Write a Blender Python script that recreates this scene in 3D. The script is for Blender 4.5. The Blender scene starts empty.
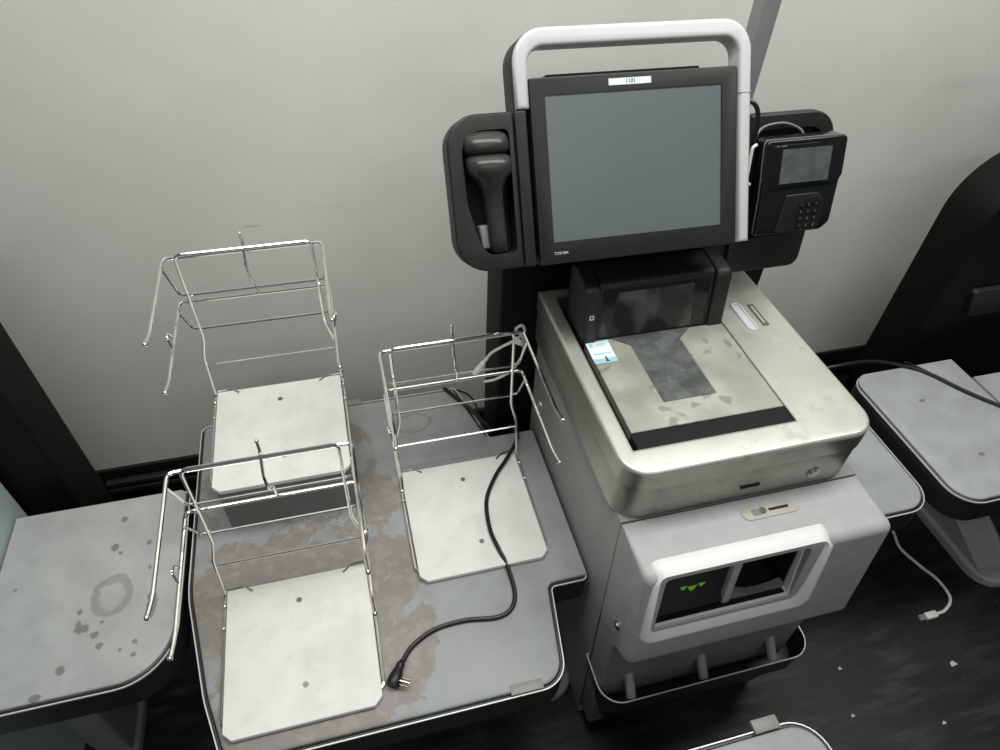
import bpy, bmesh, math, random
from mathutils import Vector, Matrix
random.seed(7)
COL = bpy.context.scene.collection
V = Vector

# ------------------------------------------------------------------ materials
def new_mat(name):
    m = bpy.data.materials.new(name); m.use_nodes = True
    nt = m.node_tree
    return m, nt, nt.nodes['Principled BSDF']

def s2l(c):
    return tuple((x/255/12.92 if x/255 <= .04045 else ((x/255+.055)/1.055)**2.4) for x in c)

class NG:
    """tiny node-graph helper"""
    def __init__(s, nt): s.nt = nt
    def n(s, t, **kw):
        o = s.nt.nodes.new(t)
        for k, v in kw.items(): setattr(o, k, v)
        return o
    def set(s, sock, v):
        if hasattr(v, 'links') or isinstance(v, bpy.types.NodeSocket): s.nt.links.new(v, sock)
        else: sock.default_value = v
    def math(s, op, a, b=0., clamp=False):
        o = s.n('ShaderNodeMath', operation=op, use_clamp=clamp); s.set(o.inputs[0], a); s.set(o.inputs[1], b); return o.outputs[0]
    def noise(s, vec, scale, detail=3, rough=.55, scl=None):
        if scl:
            mp = s.n('ShaderNodeMapping'); s.set(mp.inputs['Vector'], vec); mp.inputs['Scale'].default_value = scl; vec = mp.outputs[0]
        o = s.n('ShaderNodeTexNoise'); s.set(o.inputs['Vector'], vec)
        o.inputs['Scale'].default_value = scale; o.inputs['Detail'].default_value = detail; o.inputs['Roughness'].default_value = rough
        return o.outputs[0]
    def ramp(s, v, a, b, lo=0., hi=1.):
        o = s.n('ShaderNodeMapRange', clamp=True, interpolation_type='SMOOTHSTEP'); s.set(o.inputs[0], v)
        for i, x in enumerate((a, b, lo, hi)): o.inputs[i+1].default_value = x
        return o.outputs[0]
    def mix(s, f, a, b):
        o = s.n('ShaderNodeMix', data_type='RGBA'); s.set(o.inputs[0], f)
        for i, c in ((6, a), (7, b)):
            if isinstance(c, tuple): o.inputs[i].default_value = (*c[:3], 1)
            else: s.nt.links.new(c, o.inputs[i])
        return o.outputs[2]
    def obj(s): return s.n('ShaderNodeTexCoord').outputs['Object']
    def xyz(s, v):
        o = s.n('ShaderNodeSeparateXYZ'); s.set(o.inputs[0], v); return o.outputs
    def blob(s, co, cx, cy, rx, ry):
        """1 at the centre falling to 0 at the ellipse (squared distance)"""
        a = s.math('DIVIDE', s.math('SUBTRACT', co[0], cx), rx); b = s.math('DIVIDE', s.math('SUBTRACT', co[1], cy), ry)
        d = s.math('ADD', s.math('MULTIPLY', a, a), s.math('MULTIPLY', b, b))
        return s.math('SUBTRACT', 1., d)

def bump(g, b, h, strength=.1, dist=.002):
    o = g.n('ShaderNodeBump'); o.inputs['Strength'].default_value = strength; o.inputs['Distance'].default_value = dist
    g.set(o.inputs['Height'], h); g.nt.links.new(o.outputs[0], b.inputs['Normal'])

def plain(name, rgb, rough=.5, metal=0., var=.08, scale=30., bmp=0., spec=.5, lin=False):
    m, nt, b = new_mat(name); g = NG(nt)
    c = rgb if lin else s2l(rgb)
    co = g.obj(); n = g.noise(co, scale, 4)
    lo = tuple(x*(1-var) for x in c); hi = tuple(min(1, x*(1+var)) for x in c)
    g.set(b.inputs['Base Color'], g.mix(g.ramp(n, .3, .7), lo, hi))
    b.inputs['Roughness'].default_value = rough; b.inputs['Metallic'].default_value = metal
    b.inputs['Specular IOR Level'].default_value = spec
    if bmp: bump(g, b, g.noise(co, 900, 2), bmp, .0006)
    return m

def wall_mat():
    m, nt, b = new_mat('wall_paint'); g = NG(nt); co = g.obj(); c = g.xyz(co)
    n = g.noise(co, 3., 4); n2 = g.noise(co, 260, 2)
    base = g.mix(g.ramp(n, .3, .7), s2l((222, 224, 214)), s2l((230, 231, 222)))
    xz = (c[0], c[2])
    marks = None
    for (x, z, rx, rz) in WALL_MARKS:
        bl = g.ramp(g.blob(xz, x, z, rx, rz), 0, .6)
        marks = bl if marks is None else g.math('MAXIMUM', marks, bl)
    marks = g.math('MULTIPLY', marks, g.ramp(g.noise(co, 60, 3), .35, .6))
    base = g.mix(g.math('MULTIPLY', marks, .35), base, s2l((95, 90, 82)))
    smear = g.math('MULTIPLY', g.ramp(g.noise(co, 2.2, 4, .6, (1, 1, 3.5)), .58, .8), .18)
    base = g.mix(smear, base, s2l((150, 150, 142)))
    g.set(b.inputs['Base Color'], base); b.inputs['Roughness'].default_value = .55
    bump(g, b, n2, .12, .002)
    return m

def floor_mat():
    m, nt, b = new_mat('black_vinyl_floor'); g = NG(nt); co = g.obj()
    st = g.noise(co, 5., 6, .65, (1.2, 6, 1)); sp = g.noise(co, 95, 2, .5); big = g.noise(co, 1.6, 3)
    base = g.mix(g.math('MULTIPLY', g.ramp(st, .45, .75), g.ramp(big, .35, .65)), s2l((13, 14, 14)), s2l((70, 71, 68)))
    specks = g.math('MULTIPLY', g.ramp(sp, .70, .74), g.ramp(g.noise(co, 7, 2), .5, .7))
    base = g.mix(g.math('MULTIPLY', specks, .7), base, s2l((135, 134, 128)))
    g.set(b.inputs['Base Color'], base)
    g.set(b.inputs['Roughness'], g.ramp(st, .3, .7, .42, .65)); bump(g, b, st, .25, .003)
    return m

def steel_mat(name, rgb, rough, scl, metal=.85, dirt=.35):
    m, nt, b = new_mat(name); g = NG(nt); co = g.obj()
    br = g.noise(co, 60, 3, .6, scl); d = g.noise(co, 9, 5, .65); d2 = g.noise(co, 35, 4, .6)
    c = s2l(rgb)
    base = g.mix(g.ramp(br, .3, .7), tuple(x*.93 for x in c), tuple(min(1, x*1.05) for x in c))
    base = g.mix(g.math('MULTIPLY', g.ramp(g.math('MULTIPLY', d, d2), .25, .42), dirt), base, tuple(x*.55 for x in c))
    g.set(b.inputs['Base Color'], base); b.inputs['Metallic'].default_value = metal
    g.set(b.inputs['Roughness'], g.ramp(d, .3, .7, rough-.06, rough+.08)); bump(g, b, br, .05, .0004)
    return m

def table_mat(name, rgb, stains=(), rings=(), spots=0., dots=(), brown=(118, 108, 97), faint=.25):
    """painted table top; stains = ellipses of dried brown dirt, rings = drip rings, spots = how dotted it is"""
    m, nt, b = new_mat(name); g = NG(nt); co = g.obj(); c = g.xyz(co); xy = (c[0], c[1])
    n = g.noise(co, 14, 5, .6); n2 = g.noise(co, 45, 4, .6); n3 = g.noise(co, 140, 2)
    col = s2l(rgb)
    base = g.mix(g.ramp(n, .3, .7), tuple(x*.90 for x in col), tuple(x*1.07 for x in col))
    if stains:
        mask = None
        for (x, y, rx, ry) in stains:
            bl = g.ramp(g.blob(xy, x, y, rx, ry), -.25, .55)
            mask = bl if mask is None else g.math('MAXIMUM', mask, bl)
        nl = g.noise(co, 9, 6, .65)
        edge = g.math('ADD', g.math('MULTIPLY', mask, .31), nl)
        dirt = g.math('MULTIPLY', g.ramp(edge, .77, .80), g.ramp(mask, 0, .2))
        dirt = g.math('MULTIPLY', dirt, g.ramp(n2, .25, .6, .45, 1.))
        dc = g.mix(g.ramp(n2, .35, .65), s2l(brown), s2l((150, 143, 132)))
        base = g.mix(g.math('MULTIPLY', dirt, .85), base, dc)
    for (x, y, rx, ry, w) in rings:
        wob = g.math('MULTIPLY', g.math('SUBTRACT', g.noise(co, 40, 3), .5), .9)
        d = g.math('ADD', g.blob(xy, x, y, rx, ry), wob)
        r = g.math('MULTIPLY', g.ramp(d, -.15, .02), g.ramp(d, w, w+.25, 1, .12))
        base = g.mix(g.math('MULTIPLY', r, .5), base, s2l((112, 112, 96)))
    dm = None
    for (x, y, rx, ry) in dots:
        bl = g.ramp(g.math('ADD', g.blob(xy, x, y, rx, ry), g.math('MULTIPLY', g.math('SUBTRACT', n3, .5), 2.2)), 0, .35)
        dm = bl if dm is None else g.math('MAXIMUM', dm, bl)
    if dm is not None: base = g.mix(g.math('MULTIPLY', dm, .6), base, s2l((74, 75, 70)))
    if spots:
        vo = g.n('ShaderNodeTexVoronoi'); vo.inputs['Scale'].default_value = 17; g.set(vo.inputs['Vector'], co)
        sel = g.xyz(vo.outputs['Color'])
        rad = g.math('MULTIPLY', g.ramp(sel[0], 1-spots, 1), .11)
        sp = g.ramp(g.math('SUBTRACT', g.math('ADD', vo.outputs['Distance'], g.math('MULTIPLY', g.math('SUBTRACT', n3, .5), .12)), rad), -.02, .03, 1, 0)
        sp = g.math('MULTIPLY', sp, g.ramp(sel[0], 1-spots, 1-spots+.01))
        base = g.mix(g.math('MULTIPLY', sp, .6), base, s2l((84, 84, 80)))
    g.set(b.inputs['Base Color'], base)
    g.set(b.inputs['Roughness'], g.ramp(n, .3, .7, .42, .58)); bump(g, b, n3, .05, .0006)
    return m

def board_mat():
    m, nt, b = new_mat('white_plastic_board'); g = NG(nt); co = g.obj()
    n = g.noise(co, 16, 5, .65); n2 = g.noise(co, 60, 3, .6); sm = g.noise(co, 7, 4, .6, (1, 2.2, 1))
    base = g.mix(g.ramp(n, .35, .7), s2l((233, 233, 227)), s2l((221, 221, 214)))
    base = g.mix(g.math('MULTIPLY', g.ramp(n2, .66, .76), .3), base, s2l((170, 166, 156)))
    base = g.mix(g.math('MULTIPLY', g.ramp(sm, .58, .75), .28), base, s2l((196, 194, 184)))
    g.set(b.inputs['Base Color'], base); b.inputs['Roughness'].default_value = .45
    return m

def plate_mat():
    m, nt, b = new_mat('worn_scale_plate'); g = NG(nt); co = g.obj()
    n = g.noise(co, 12, 4, .5); n2 = g.noise(co, 26, 2, .4)
    base = g.mix(g.ramp(n, .3, .7), s2l((168, 169, 157)), s2l((186, 187, 175)))
    base = g.mix(g.math('MULTIPLY', g.ramp(g.math('MULTIPLY', n, n2), .31, .36), .5), base, s2l((98, 100, 94)))
    g.set(b.inputs['Base Color'], base); b.inputs['Metallic'].default_value = .45
    g.set(b.inputs['Roughness'], g.ramp(n, .3, .7, .3, .5)); return m

def glass_mat():
    m, nt, b = new_mat('smudged_scanner_glass'); g = NG(nt); co = g.obj()
    n = g.noise(co, 24, 5, .65)
    base = g.mix(g.ramp(n, .35, .7), s2l((76, 79, 77)), s2l((104, 107, 104)))
    g.set(b.inputs['Base Color'], base); g.set(b.inputs['Roughness'], g.ramp(n, .3, .7, .12, .3)); return m

def window_mat():
    m, nt, b = new_mat('tower_window_glass'); g = NG(nt); co = g.obj()
    n = g.noise(co, 9, 3, .5, (1, 1, .6))
    g.set(b.inputs['Base Color'], g.mix(g.ramp(n, .44, .56), s2l((30, 31, 31)), s2l((74, 78, 77))))  # lighter patches paint a reflection into the dark glass
    b.inputs['Roughness'].default_value = .12; return m

def emit(name, rgb, strength):
    m, nt, b = new_mat(name); b.inputs['Base Color'].default_value = (*s2l(rgb), 1)
    b.inputs['Emission Color'].default_value = (*s2l(rgb), 1); b.inputs['Emission Strength'].default_value = strength
    b.inputs['Roughness'].default_value = .4; return m

# ------------------------------------------------------------------ mesh helpers
ROOTS = {}
def finish(name, bm, mat, parent=None, smooth=True, angle=35):
    """links one bmesh (world coordinates) as one object; its origin is that of the thing it belongs to"""
    off = V((0, 0, 0))
    if parent is not None: off = ROOTS[parent.name]
    else:
        xs = [v.co for v in bm.verts]
        off = V(((min(p.x for p in xs)+max(p.x for p in xs))/2, (min(p.y for p in xs)+max(p.y for p in xs))/2, min(p.z for p in xs)))
    for v in bm.verts: v.co -= off
    bmesh.ops.remove_doubles(bm, verts=bm.verts, dist=1e-6)
    bmesh.ops.recalc_face_normals(bm, faces=bm.faces)
    me = bpy.data.meshes.new(name); bm.to_mesh(me); bm.free()
    if smooth:
        for p in me.polygons: p.use_smooth = True
        me.set_sharp_from_angle(angle=math.radians(angle))
    me.materials.append(mat)
    o = bpy.data.objects.new(name, me); COL.objects.link(o)
    if parent is not None: o.parent = parent
    else: o.location = off
    ROOTS[o.name] = off
    return o

def thing(name, label, cat, loc, group=None):
    o = bpy.data.objects.new(name, None); COL.objects.link(o); o.location = loc; o.empty_display_size = .05
    ROOTS[o.name] = V(loc); tag(o, label, cat, group); return o
def tag(o, label, cat, group=None):
    o['label'] = label; o['category'] = cat
    if group: o['group'] = group
    return o
def struct(name, bm, mat, **k):
    o = finish(name, bm, mat, **k); o['kind'] = 'structure'; return o

def fillet(poly, radii, seg=6):
    n = len(poly); out = []
    if not isinstance(radii, (list, tuple)): radii = [radii]*n
    for i in range(n):
        p = V(poly[i]).to_2d(); a = V(poly[i-1]).to_2d()-p; b = V(poly[(i+1) % n]).to_2d()-p
        r = radii[i]
        if r <= 0: out.append(p); continue
        la, lb = a.length, b.length; a.normalize(); b.normalize()
        ang = math.acos(max(-1, min(1, a.dot(b))))
        if ang > math.pi-.01: out.append(p); continue
        t = min(r/math.tan(ang/2), la*.49, lb*.49); r2 = t*math.tan(ang/2)
        c = p+(a+b).normalized()*(r2/math.sin(ang/2))
        s0 = p+a*t-c; s1 = p+b*t-c
        a0 = math.atan2(s0.y, s0.x); da = math.atan2(s0.x*s1.y-s0.y*s1.x, s0.dot(s1))
        for k in range(seg+1):
            th = a0+da*k/seg; out.append(c+V((math.cos(th), math.sin(th)))*r2)
    return out
def rrect(x0, x1, y0, y1, r, seg=6):
    if not isinstance(r, (list, tuple)): r = [r]*4       # order: bottom-left, bottom-right, top-right, top-left
    return fillet([(x0, y0), (x1, y0), (x1, y1), (x0, y1)], [max(q, 1e-5) for q in r], seg)
def inset(poly, d):
    n = len(poly); out = []
    for i in range(n):
        p = V(poly[i]).to_2d(); k = i-1
        a = (p-V(poly[i-1]).to_2d()); b = (V(poly[(i+1) % n]).to_2d()-p)
        if a.length < 1e-7: a = b
        if b.length < 1e-7: b = a
        a.normalize(); b.normalize()
        na = V((-a.y, a.x)); nb = V((-b.y, b.x)); m = (na+nb)
        if m.length < 1e-6: out.append(p+na*d); continue
        m.normalize(); out.append(p+m*(d/max(.35, m.dot(na))))
    return out

XY = lambda u, v, w: V((u, v, w))
YZ = lambda u, v, w: V((w, u, v))
XZ = lambda u, v, w: V((u, w, v))
def frame(M, o):
    M = Matrix(M); o = V(o)
    return lambda u, v, w: M @ V((u, v, w)) + o

def prism(bm, pts, w0, w1, xf=XY, bev=0, seg=3, both=False, wt=None):
    """extrudes a 2-D outline from w0 to w1; bev rounds the rim of the w1 end (both: also w0)"""
    pts = [tuple(p) for p in pts]; n = len(pts)
    rings = []
    def ring(d, w):
        q = inset(pts, d) if d else pts
        if d and wt: q = [V(p)+(r_-V(p))*wt(p) for p, r_ in zip(pts, q)]
        return [bm.verts.new(xf(p[0], p[1], w)) for p in q]
    # orientation for inset: make CCW
    area = sum(pts[i-1][0]*pts[i][1]-pts[i][0]*pts[i-1][1] for i in range(n))
    if area < 0: pts.reverse()
    sg = 1 if w1 > w0 else -1
    if both and bev:
        for k in range(seg, 0, -1):
            t = k/seg*math.pi/2; rings.append(ring(bev*(1-math.cos(t)), w0+sg*bev*(1-math.sin(t))))
    else: rings.append(ring(0, w0))
    if both and bev: rings.append(ring(0, w0+sg*bev))
    if bev:
        for k in range(0, seg+1):
            t = k/seg*math.pi/2; rings.append(ring(bev*(1-math.cos(t)), w1-sg*bev*(1-math.sin(t))))
    else: rings.append(ring(0, w1))
    for a, b in zip(rings, rings[1:]):
        for i in range(n): bm.faces.new((a[i-1], a[i], b[i], b[i-1]))
    bm.faces.new(rings[0][::-1]); bm.faces.new(rings[-1])
    return bm
def loops(bm, rs, closed=False, cap=(False, False)):
    """skins a list of equal-length 3-D rings"""
    vs = [[bm.verts.new(p) for p in r] for r in rs]; n = len(vs[0])
    for a, b in list(zip(vs, vs[1:]))+([(vs[-1], vs[0])] if closed else []):
        for i in range(n): bm.faces.new((a[i-1], a[i], b[i], b[i-1]))
    if cap[0]: bm.faces.new(vs[0][::-1])
    if cap[1]: bm.faces.new(vs[-1])
    return bm
def ringprism(bm, outer, inner, w0, w1, xf=XY, bev=0.):
    """a flat frame between two outlines with the same number of points"""
    f = lambda p, w: [xf(q[0], q[1], w) for q in p]
    if bev:
        return loops(bm, [f(outer, w0), f(outer, w1-bev), f(inset(outer, bev*.3), w1-bev*.3), f(inset(outer, bev), w1), f(inset(inner, -bev), w1), f(inset(inner, -bev*.3), w1-bev*.3), f(inner, w1-bev), f(inner, w0)], closed=True)
    return loops(bm, [f(outer, w0), f(outer, w1), f(inner, w1), f(inner, w0)], closed=True)
def box(bm, x0, x1, y0, y1, z0, z1, bev=0, seg=2, xf=None):
    r = bmesh.ops.create_cube(bm, size=1)
    vs = r['verts']
    for v in vs: v.co = V(((x0+x1)/2+v.co.x*(x1-x0), (y0+y1)/2+v.co.y*(y1-y0), (z0+z1)/2+v.co.z*(z1-z0)))
    if bev:
        es = list({e for v in vs for e in v.link_edges})
        rr = bmesh.ops.bevel(bm, geom=es, offset=bev, segments=seg, profile=.5, affect='EDGES')
        vs = list({v for f in rr['faces'] for v in f.verts} | {v for v in vs if v.is_valid})
    if xf:
        for v in vs: v.co = xf(*v.co)
    return bm
def round3(pts, r, seg=4):
    """rounds the corners of a 3-D polyline"""
    pts = [V(p) for p in pts]; out = [pts[0]]
    for i in range(1, len(pts)-1):
        p = pts[i]; a = pts[i-1]-p; b = pts[i+1]-p
        t = min(r, a.length*.45, b.length*.45); A = p+a.normalized()*t; B = p+b.normalized()*t
        for k in range(seg+1):
            s = k/seg; out.append(A*(1-s)**2+p*2*s*(1-s)+B*s*s)
    return out+[pts[-1]]
def spline(pts, n=8):
    pts = [V(p) for p in pts]; P = [pts[0]*2-pts[1]]+pts+[pts[-1]*2-pts[-2]]; out = []
    for i in range(1, len(P)-2):
        for k in range(n):
            t = k/n; a, b, c, d = P[i-1:i+3]
            out.append(.5*((2*b)+(c-a)*t+(2*a-5*b+4*c-d)*t*t+(3*b-a-3*c+d)*t**3))
    return out+[pts[-1]]
def tube(bm, pts, r, seg=8, ball=False, closed=False):
    pts = [V(p) for p in pts]; n = len(pts)
    rad = r if callable(r) else (lambda t: r)
    d0 = (pts[1]-pts[0]).normalized(); nrm = d0.orthogonal().normalized(); prev = d0; rings = []
    for i, p in enumerate(pts):
        if closed: d = (pts[(i+1) % n]-pts[i-1]).normalized()
        else: d = ((pts[min(i+1, n-1)]-p).normalized()+(p-pts[max(i-1, 0)]).normalized()).normalized()
        nrm = prev.rotation_difference(d) @ nrm; prev = d
        b = d.cross(nrm); R = rad(i/(n-1))
        rings.append([p+(nrm*math.cos(a)+b*math.sin(a))*R for a in (2*math.pi*k/seg for k in range(seg))])
    loops(bm, rings, closed=closed, cap=(not closed, not closed))
    if ball: 
        for p in (pts[0], pts[-1]): sphere(bm, p, rad(0)*ball, 8)
    return bm
def sphere(bm, c, r, seg=12, scale=(1, 1, 1)):
    bmesh.ops.create_uvsphere(bm, u_segments=seg, v_segments=max(6, seg//2+1), radius=r, matrix=Matrix.Translation(V(c)) @ Matrix.Diagonal((*scale, 1)))
    return bm
def disc(bm, c, r, h, axis=(0, 0, 1), seg=16, r2=None):
    q = V((0, 0, 1)).rotation_difference(V(axis).normalized()).to_matrix().to_4x4()
    bmesh.ops.create_cone(bm, cap_ends=True, segments=seg, radius1=r, radius2=r if r2 is None else r2, depth=h, matrix=Matrix.Translation(V(c)) @ q)
    return bm
def cut(bm, *cutters):
    """boolean difference, applied at once"""
    bmesh.ops.recalc_face_normals(bm, faces=bm.faces)
    me = bpy.data.meshes.new('t'); bm.to_mesh(me); bm.free(); o = bpy.data.objects.new('t', me); COL.objects.link(o); tmp = [o]
    for c in cutters:
        bmesh.ops.recalc_face_normals(c, faces=c.faces)
        mc = bpy.data.meshes.new('c'); c.to_mesh(mc); c.free(); oc = bpy.data.objects.new('c', mc); COL.objects.link(oc); tmp.append(oc)
        md = o.modifiers.new('b', 'BOOLEAN'); md.operation = 'DIFFERENCE'; md.solver = 'EXACT'; md.object = oc
    dg = bpy.context.evaluated_depsgraph_get(); dg.update()
    r = bmesh.new(); r.from_mesh(o.evaluated_get(dg).to_mesh())
    for t in tmp:
        m = t.data; bpy.data.objects.remove(t); bpy.data.meshes.remove(m)
    return r
def text(body, size, xf, u, v, w, mat, parent, name, align='CENTER'):
    """lettering as a flat mesh in the (u, v) plane of a frame"""
    c = bpy.data.curves.new('txt', 'FONT'); c.body = body; c.size = size; c.align_x = align; c.align_y = 'CENTER'; c.extrude = .0002; c.resolution_u = 3
    o = bpy.data.objects.new('txt', c); COL.objects.link(o)
    dg = bpy.context.evaluated_depsgraph_get(); dg.update()
    bm = bmesh.new(); bm.from_mesh(o.evaluated_get(dg).to_mesh())
    bpy.data.objects.remove(o); bpy.data.curves.remove(c)
    for q in bm.verts: q.co = xf(u+q.co.x, v+q.co.y, w+q.co.z)
    return finish(name, bm, mat, parent, smooth=False)
B = bmesh.new

# ------------------------------------------------------------------ camera (solved from the photograph's vanishing points)
H = 1.72
R = ((.96841836, -.2470901, .03335226), (-.149802, -.68354387, -.71437185), (.19931194, .68681458, -.69897102))
cam_d = bpy.data.cameras.new('camera'); cam = bpy.data.objects.new('camera', cam_d); COL.objects.link(cam)
cam_d.sensor_width = 36; cam_d.lens = 664.65/1000*36; cam_d.clip_start = .02
cm = Matrix((R[0], tuple(-x for x in R[1]), tuple(-x for x in R[2]))).transposed().to_4x4(); cm.translation = (0, 0, H)
cam.matrix_world = cm
bpy.context.scene.camera = cam

# ------------------------------------------------------------------ material library
WALL_Y = 1.42
WALL_MARKS = [(-.70, .93, .03, .003), (.33, 1.13, .005, .005), (1.16, 1.22, .004, .005), (1.62, .95, .10, .006), (-.66, .62, .012, .004), (.33, 1.29, .003, .003)]
M = {}
M['wall'] = wall_mat(); M['floor'] = floor_mat()
M['base'] = plain('black_baseboard', (20, 20, 20), .45)
M['steel'] = steel_mat('brushed_stainless', (198, 199, 190), .40, (1, 22, 22), .6, .4)
M['steel_shade'] = steel_mat('brushed_stainless_shaded', (172, 170, 161), .36, (1, 1, 16), .85, .45)  # darker copy of the steel, with the shade of upright sides in its colour
M['plate'] = plate_mat(); M['glass'] = glass_mat(); M['window'] = window_mat()
M['grey'] = plain('light_grey_plastic', (166, 168, 167), .45, var=.05, bmp=.08)
M['midgrey'] = plain('grey_cabinet_paint', (148, 149, 147), .5, var=.05, scale=8, bmp=.06)
M['doorgrey'] = plain('dark_grey_door_shaded', (120, 122, 121), .5, var=.05, scale=8)  # grey darkened to carry the shadow on the lower front door
M['bluegrey'] = plain('blue_grey_cabinet_paint', (165, 177, 176), .5, var=.04, scale=6)
M['white'] = plain('white_handle_plastic', (197, 197, 197), .38, var=.02)
M['frame'] = plain('white_frame_plastic', (222, 222, 220), .4, var=.02)
M['bezel'] = plain('charcoal_plastic', (29, 29, 28), .5, var=.06, bmp=.12)
M['darkcol'] = plain('black_textured_panel', (10, 10, 10), .55, var=.1, bmp=.15, spec=.2)
M['black'] = plain('black_plastic', (19, 19, 19), .4, var=.08)
M['strip'] = plain('matt_black_strip', (30, 31, 31), .75, var=.05, spec=.2)
M['void'] = plain('deep_black', (6, 6, 6), .7)
M['scanner'] = plain('scanner_rubber', (54, 54, 52), .32, var=.15, scale=60)
M['gloss'] = plain('glossy_black', (22, 22, 22), .16, var=.05)
M['screen'] = plain('switched_off_screen', (94, 103, 103), .35, var=.03, scale=5)  # grey stands for the ceiling and wall mirrored in the screen
M['tscreen'] = plain('terminal_screen', (92, 97, 98), .15, var=.25, scale=40)
M['lightink'] = plain('light_lettering', (205, 206, 204), .5, var=.01)
M['ink'] = plain('grey_lettering', (120, 120, 120), .6, var=.01)
M['keyink'] = plain('dim_key_lettering', (110, 112, 112), .6, var=.01)
M['chrome'] = plain('chrome_wire', (240, 239, 235), .13, 1., var=.06, scale=40)
M['lock'] = plain('lock_metal', (190, 188, 180), .25, 1.)
M['rim'] = plain('bright_edge_strip', (226, 226, 222), .35, .2, var=.03)
M['apron'] = plain('dark_table_apron', (37, 38, 38), .4, var=.1)
M['board'] = board_mat()
M['plat'] = plain('grey_riser_paint', (112, 115, 113), .55, var=.04, scale=9)
M['screw'] = plain('zinc_screw', (140, 138, 132), .35, .9)
M['cord'] = plain('black_cord', (17, 17, 17), .38, var=.05)
M['brass'] = plain('plug_blade', (196, 192, 180), .28, .9)
M['wcable'] = plain('white_cable', (232, 231, 222), .45, var=.04)
M['clip'] = plain('grey_plastic_clip', (134, 137, 131), .45, var=.05)
M['paper'] = plain('paper_scrap', (190, 190, 184), .7)
M['trunk'] = plain('dark_trunking', (42, 42, 42), .4)
M['pole'] = plain('grey_pole_paint', (138, 138, 138), .5, var=.03)
M['stickw'] = plain('sticker_white', (226, 234, 236), .4, var=.02)
M['stickb'] = plain('sticker_blue', (158, 200, 212), .4, var=.02)
M['beige'] = plain('beige_slot_plate', (166, 165, 152), .45, var=.05)
M['green'] = emit('green_arrow_light', (96, 150, 38), .35)
M['greend'] = plain('dull_green_label', (84, 88, 66), .5, var=.2, scale=200)
M['tab_mid'] = table_mat('stained_table_paint', (152, 155, 155), stains=[(-.19, .60, .29, .34), (.0, .70, .085, .30), (-.27, .95, .22, .12), (-.05, 1.0, .06, .14), (-.3, .5, .16, .2)], rings=[(.1, 1.08, .045, .03, .12)])
M['tab_left'] = table_mat('spotted_table_paint', (166, 168, 166), rings=[(-.53, .77, .037, .043, .45)], spots=.12, dots=[(-.539, .879, .008, .01), (-.527, .863, .005, .005), (-.474, .876, .005, .006), (-.573, .712, .014, .01), (-.58, .722, .005, .009), (-.549, .696, .008, .007), (-.538, .671, .008, .007), (-.596, .64, .009, .010), (-.477, .666, .005, .006), (-.476, .641, .005, .005), (-.53, .946, .008, .008), (-.583, .748, .004, .007), (-.54, .718, .004, .004), (-.468, .817, .004, .005), (-.50, .655, .004, .004), (-.628, .60, .011, .007), (-.455, .74, .010, .035)])
M['tab'] = table_mat('grey_table_paint', (158, 161, 161), spots=.05, dots=[(1.397, .87, .009, .006), (1.415, .683, .009, .006)])

# ------------------------------------------------------------------ setting
bm = B(); box(bm, -2.6, 3.6, -1.6, WALL_Y, -.05, 0); struct('floor', bm, M['floor'], smooth=False)
bm = B(); box(bm, -2.6, 3.6, WALL_Y, WALL_Y+.1, -.05, 2.7); struct('wall_back', bm, M['wall'], smooth=False)
bm = B(); box(bm, -2.6, 3.6, WALL_Y-.012, WALL_Y, 0, .142, .003); struct('baseboard_back', bm, M['base'])
bm = B()
for z in (.06, .088):
    prism(bm, rrect(WALL_Y-.034, WALL_Y-.012, z, z+.02, .006), -.77, -.08, YZ)
struct('trim_1', bm, M['trunk'])

# ------------------------------------------------------------------ tables
def inset_var(poly, ds):
    n = len(poly); out = []
    def line(i):
        a, b = V(poly[i]), V(poly[(i+1) % n]); t = (b-a).normalized(); return a+V((-t.y, t.x))*ds[i], t
    for i in range(n):
        (p, t), (q, u) = line(i-1), line(i); den = t.x*u.y-t.y*u.x
        out.append(p+t*(((q.x-p.x)*u.y-(q.y-p.y)*u.x)/den) if abs(den) > .05 else q)
    return out
def offs(spec, d, flush=()):
    poly, rad, seg = spec; n = len(poly); out = []
    q = inset_var(poly, [(-.0006 if i in flush else d) for i in range(n)])
    for i in range(n):
        a = V(poly[i])-V(poly[i-1]); b = V(poly[(i+1) % n])-V(poly[i]); convex = a.x*b.y-a.y*b.x > 0
        out.append(max(.0012, rad[i]-d if convex else rad[i]+d))
    return fillet(q, out, seg)
def rspec(x0, x1, y0, y1, r, seg): return ([(x0, y0), (x1, y0), (x1, y1), (x0, y1)], r, seg)
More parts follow.
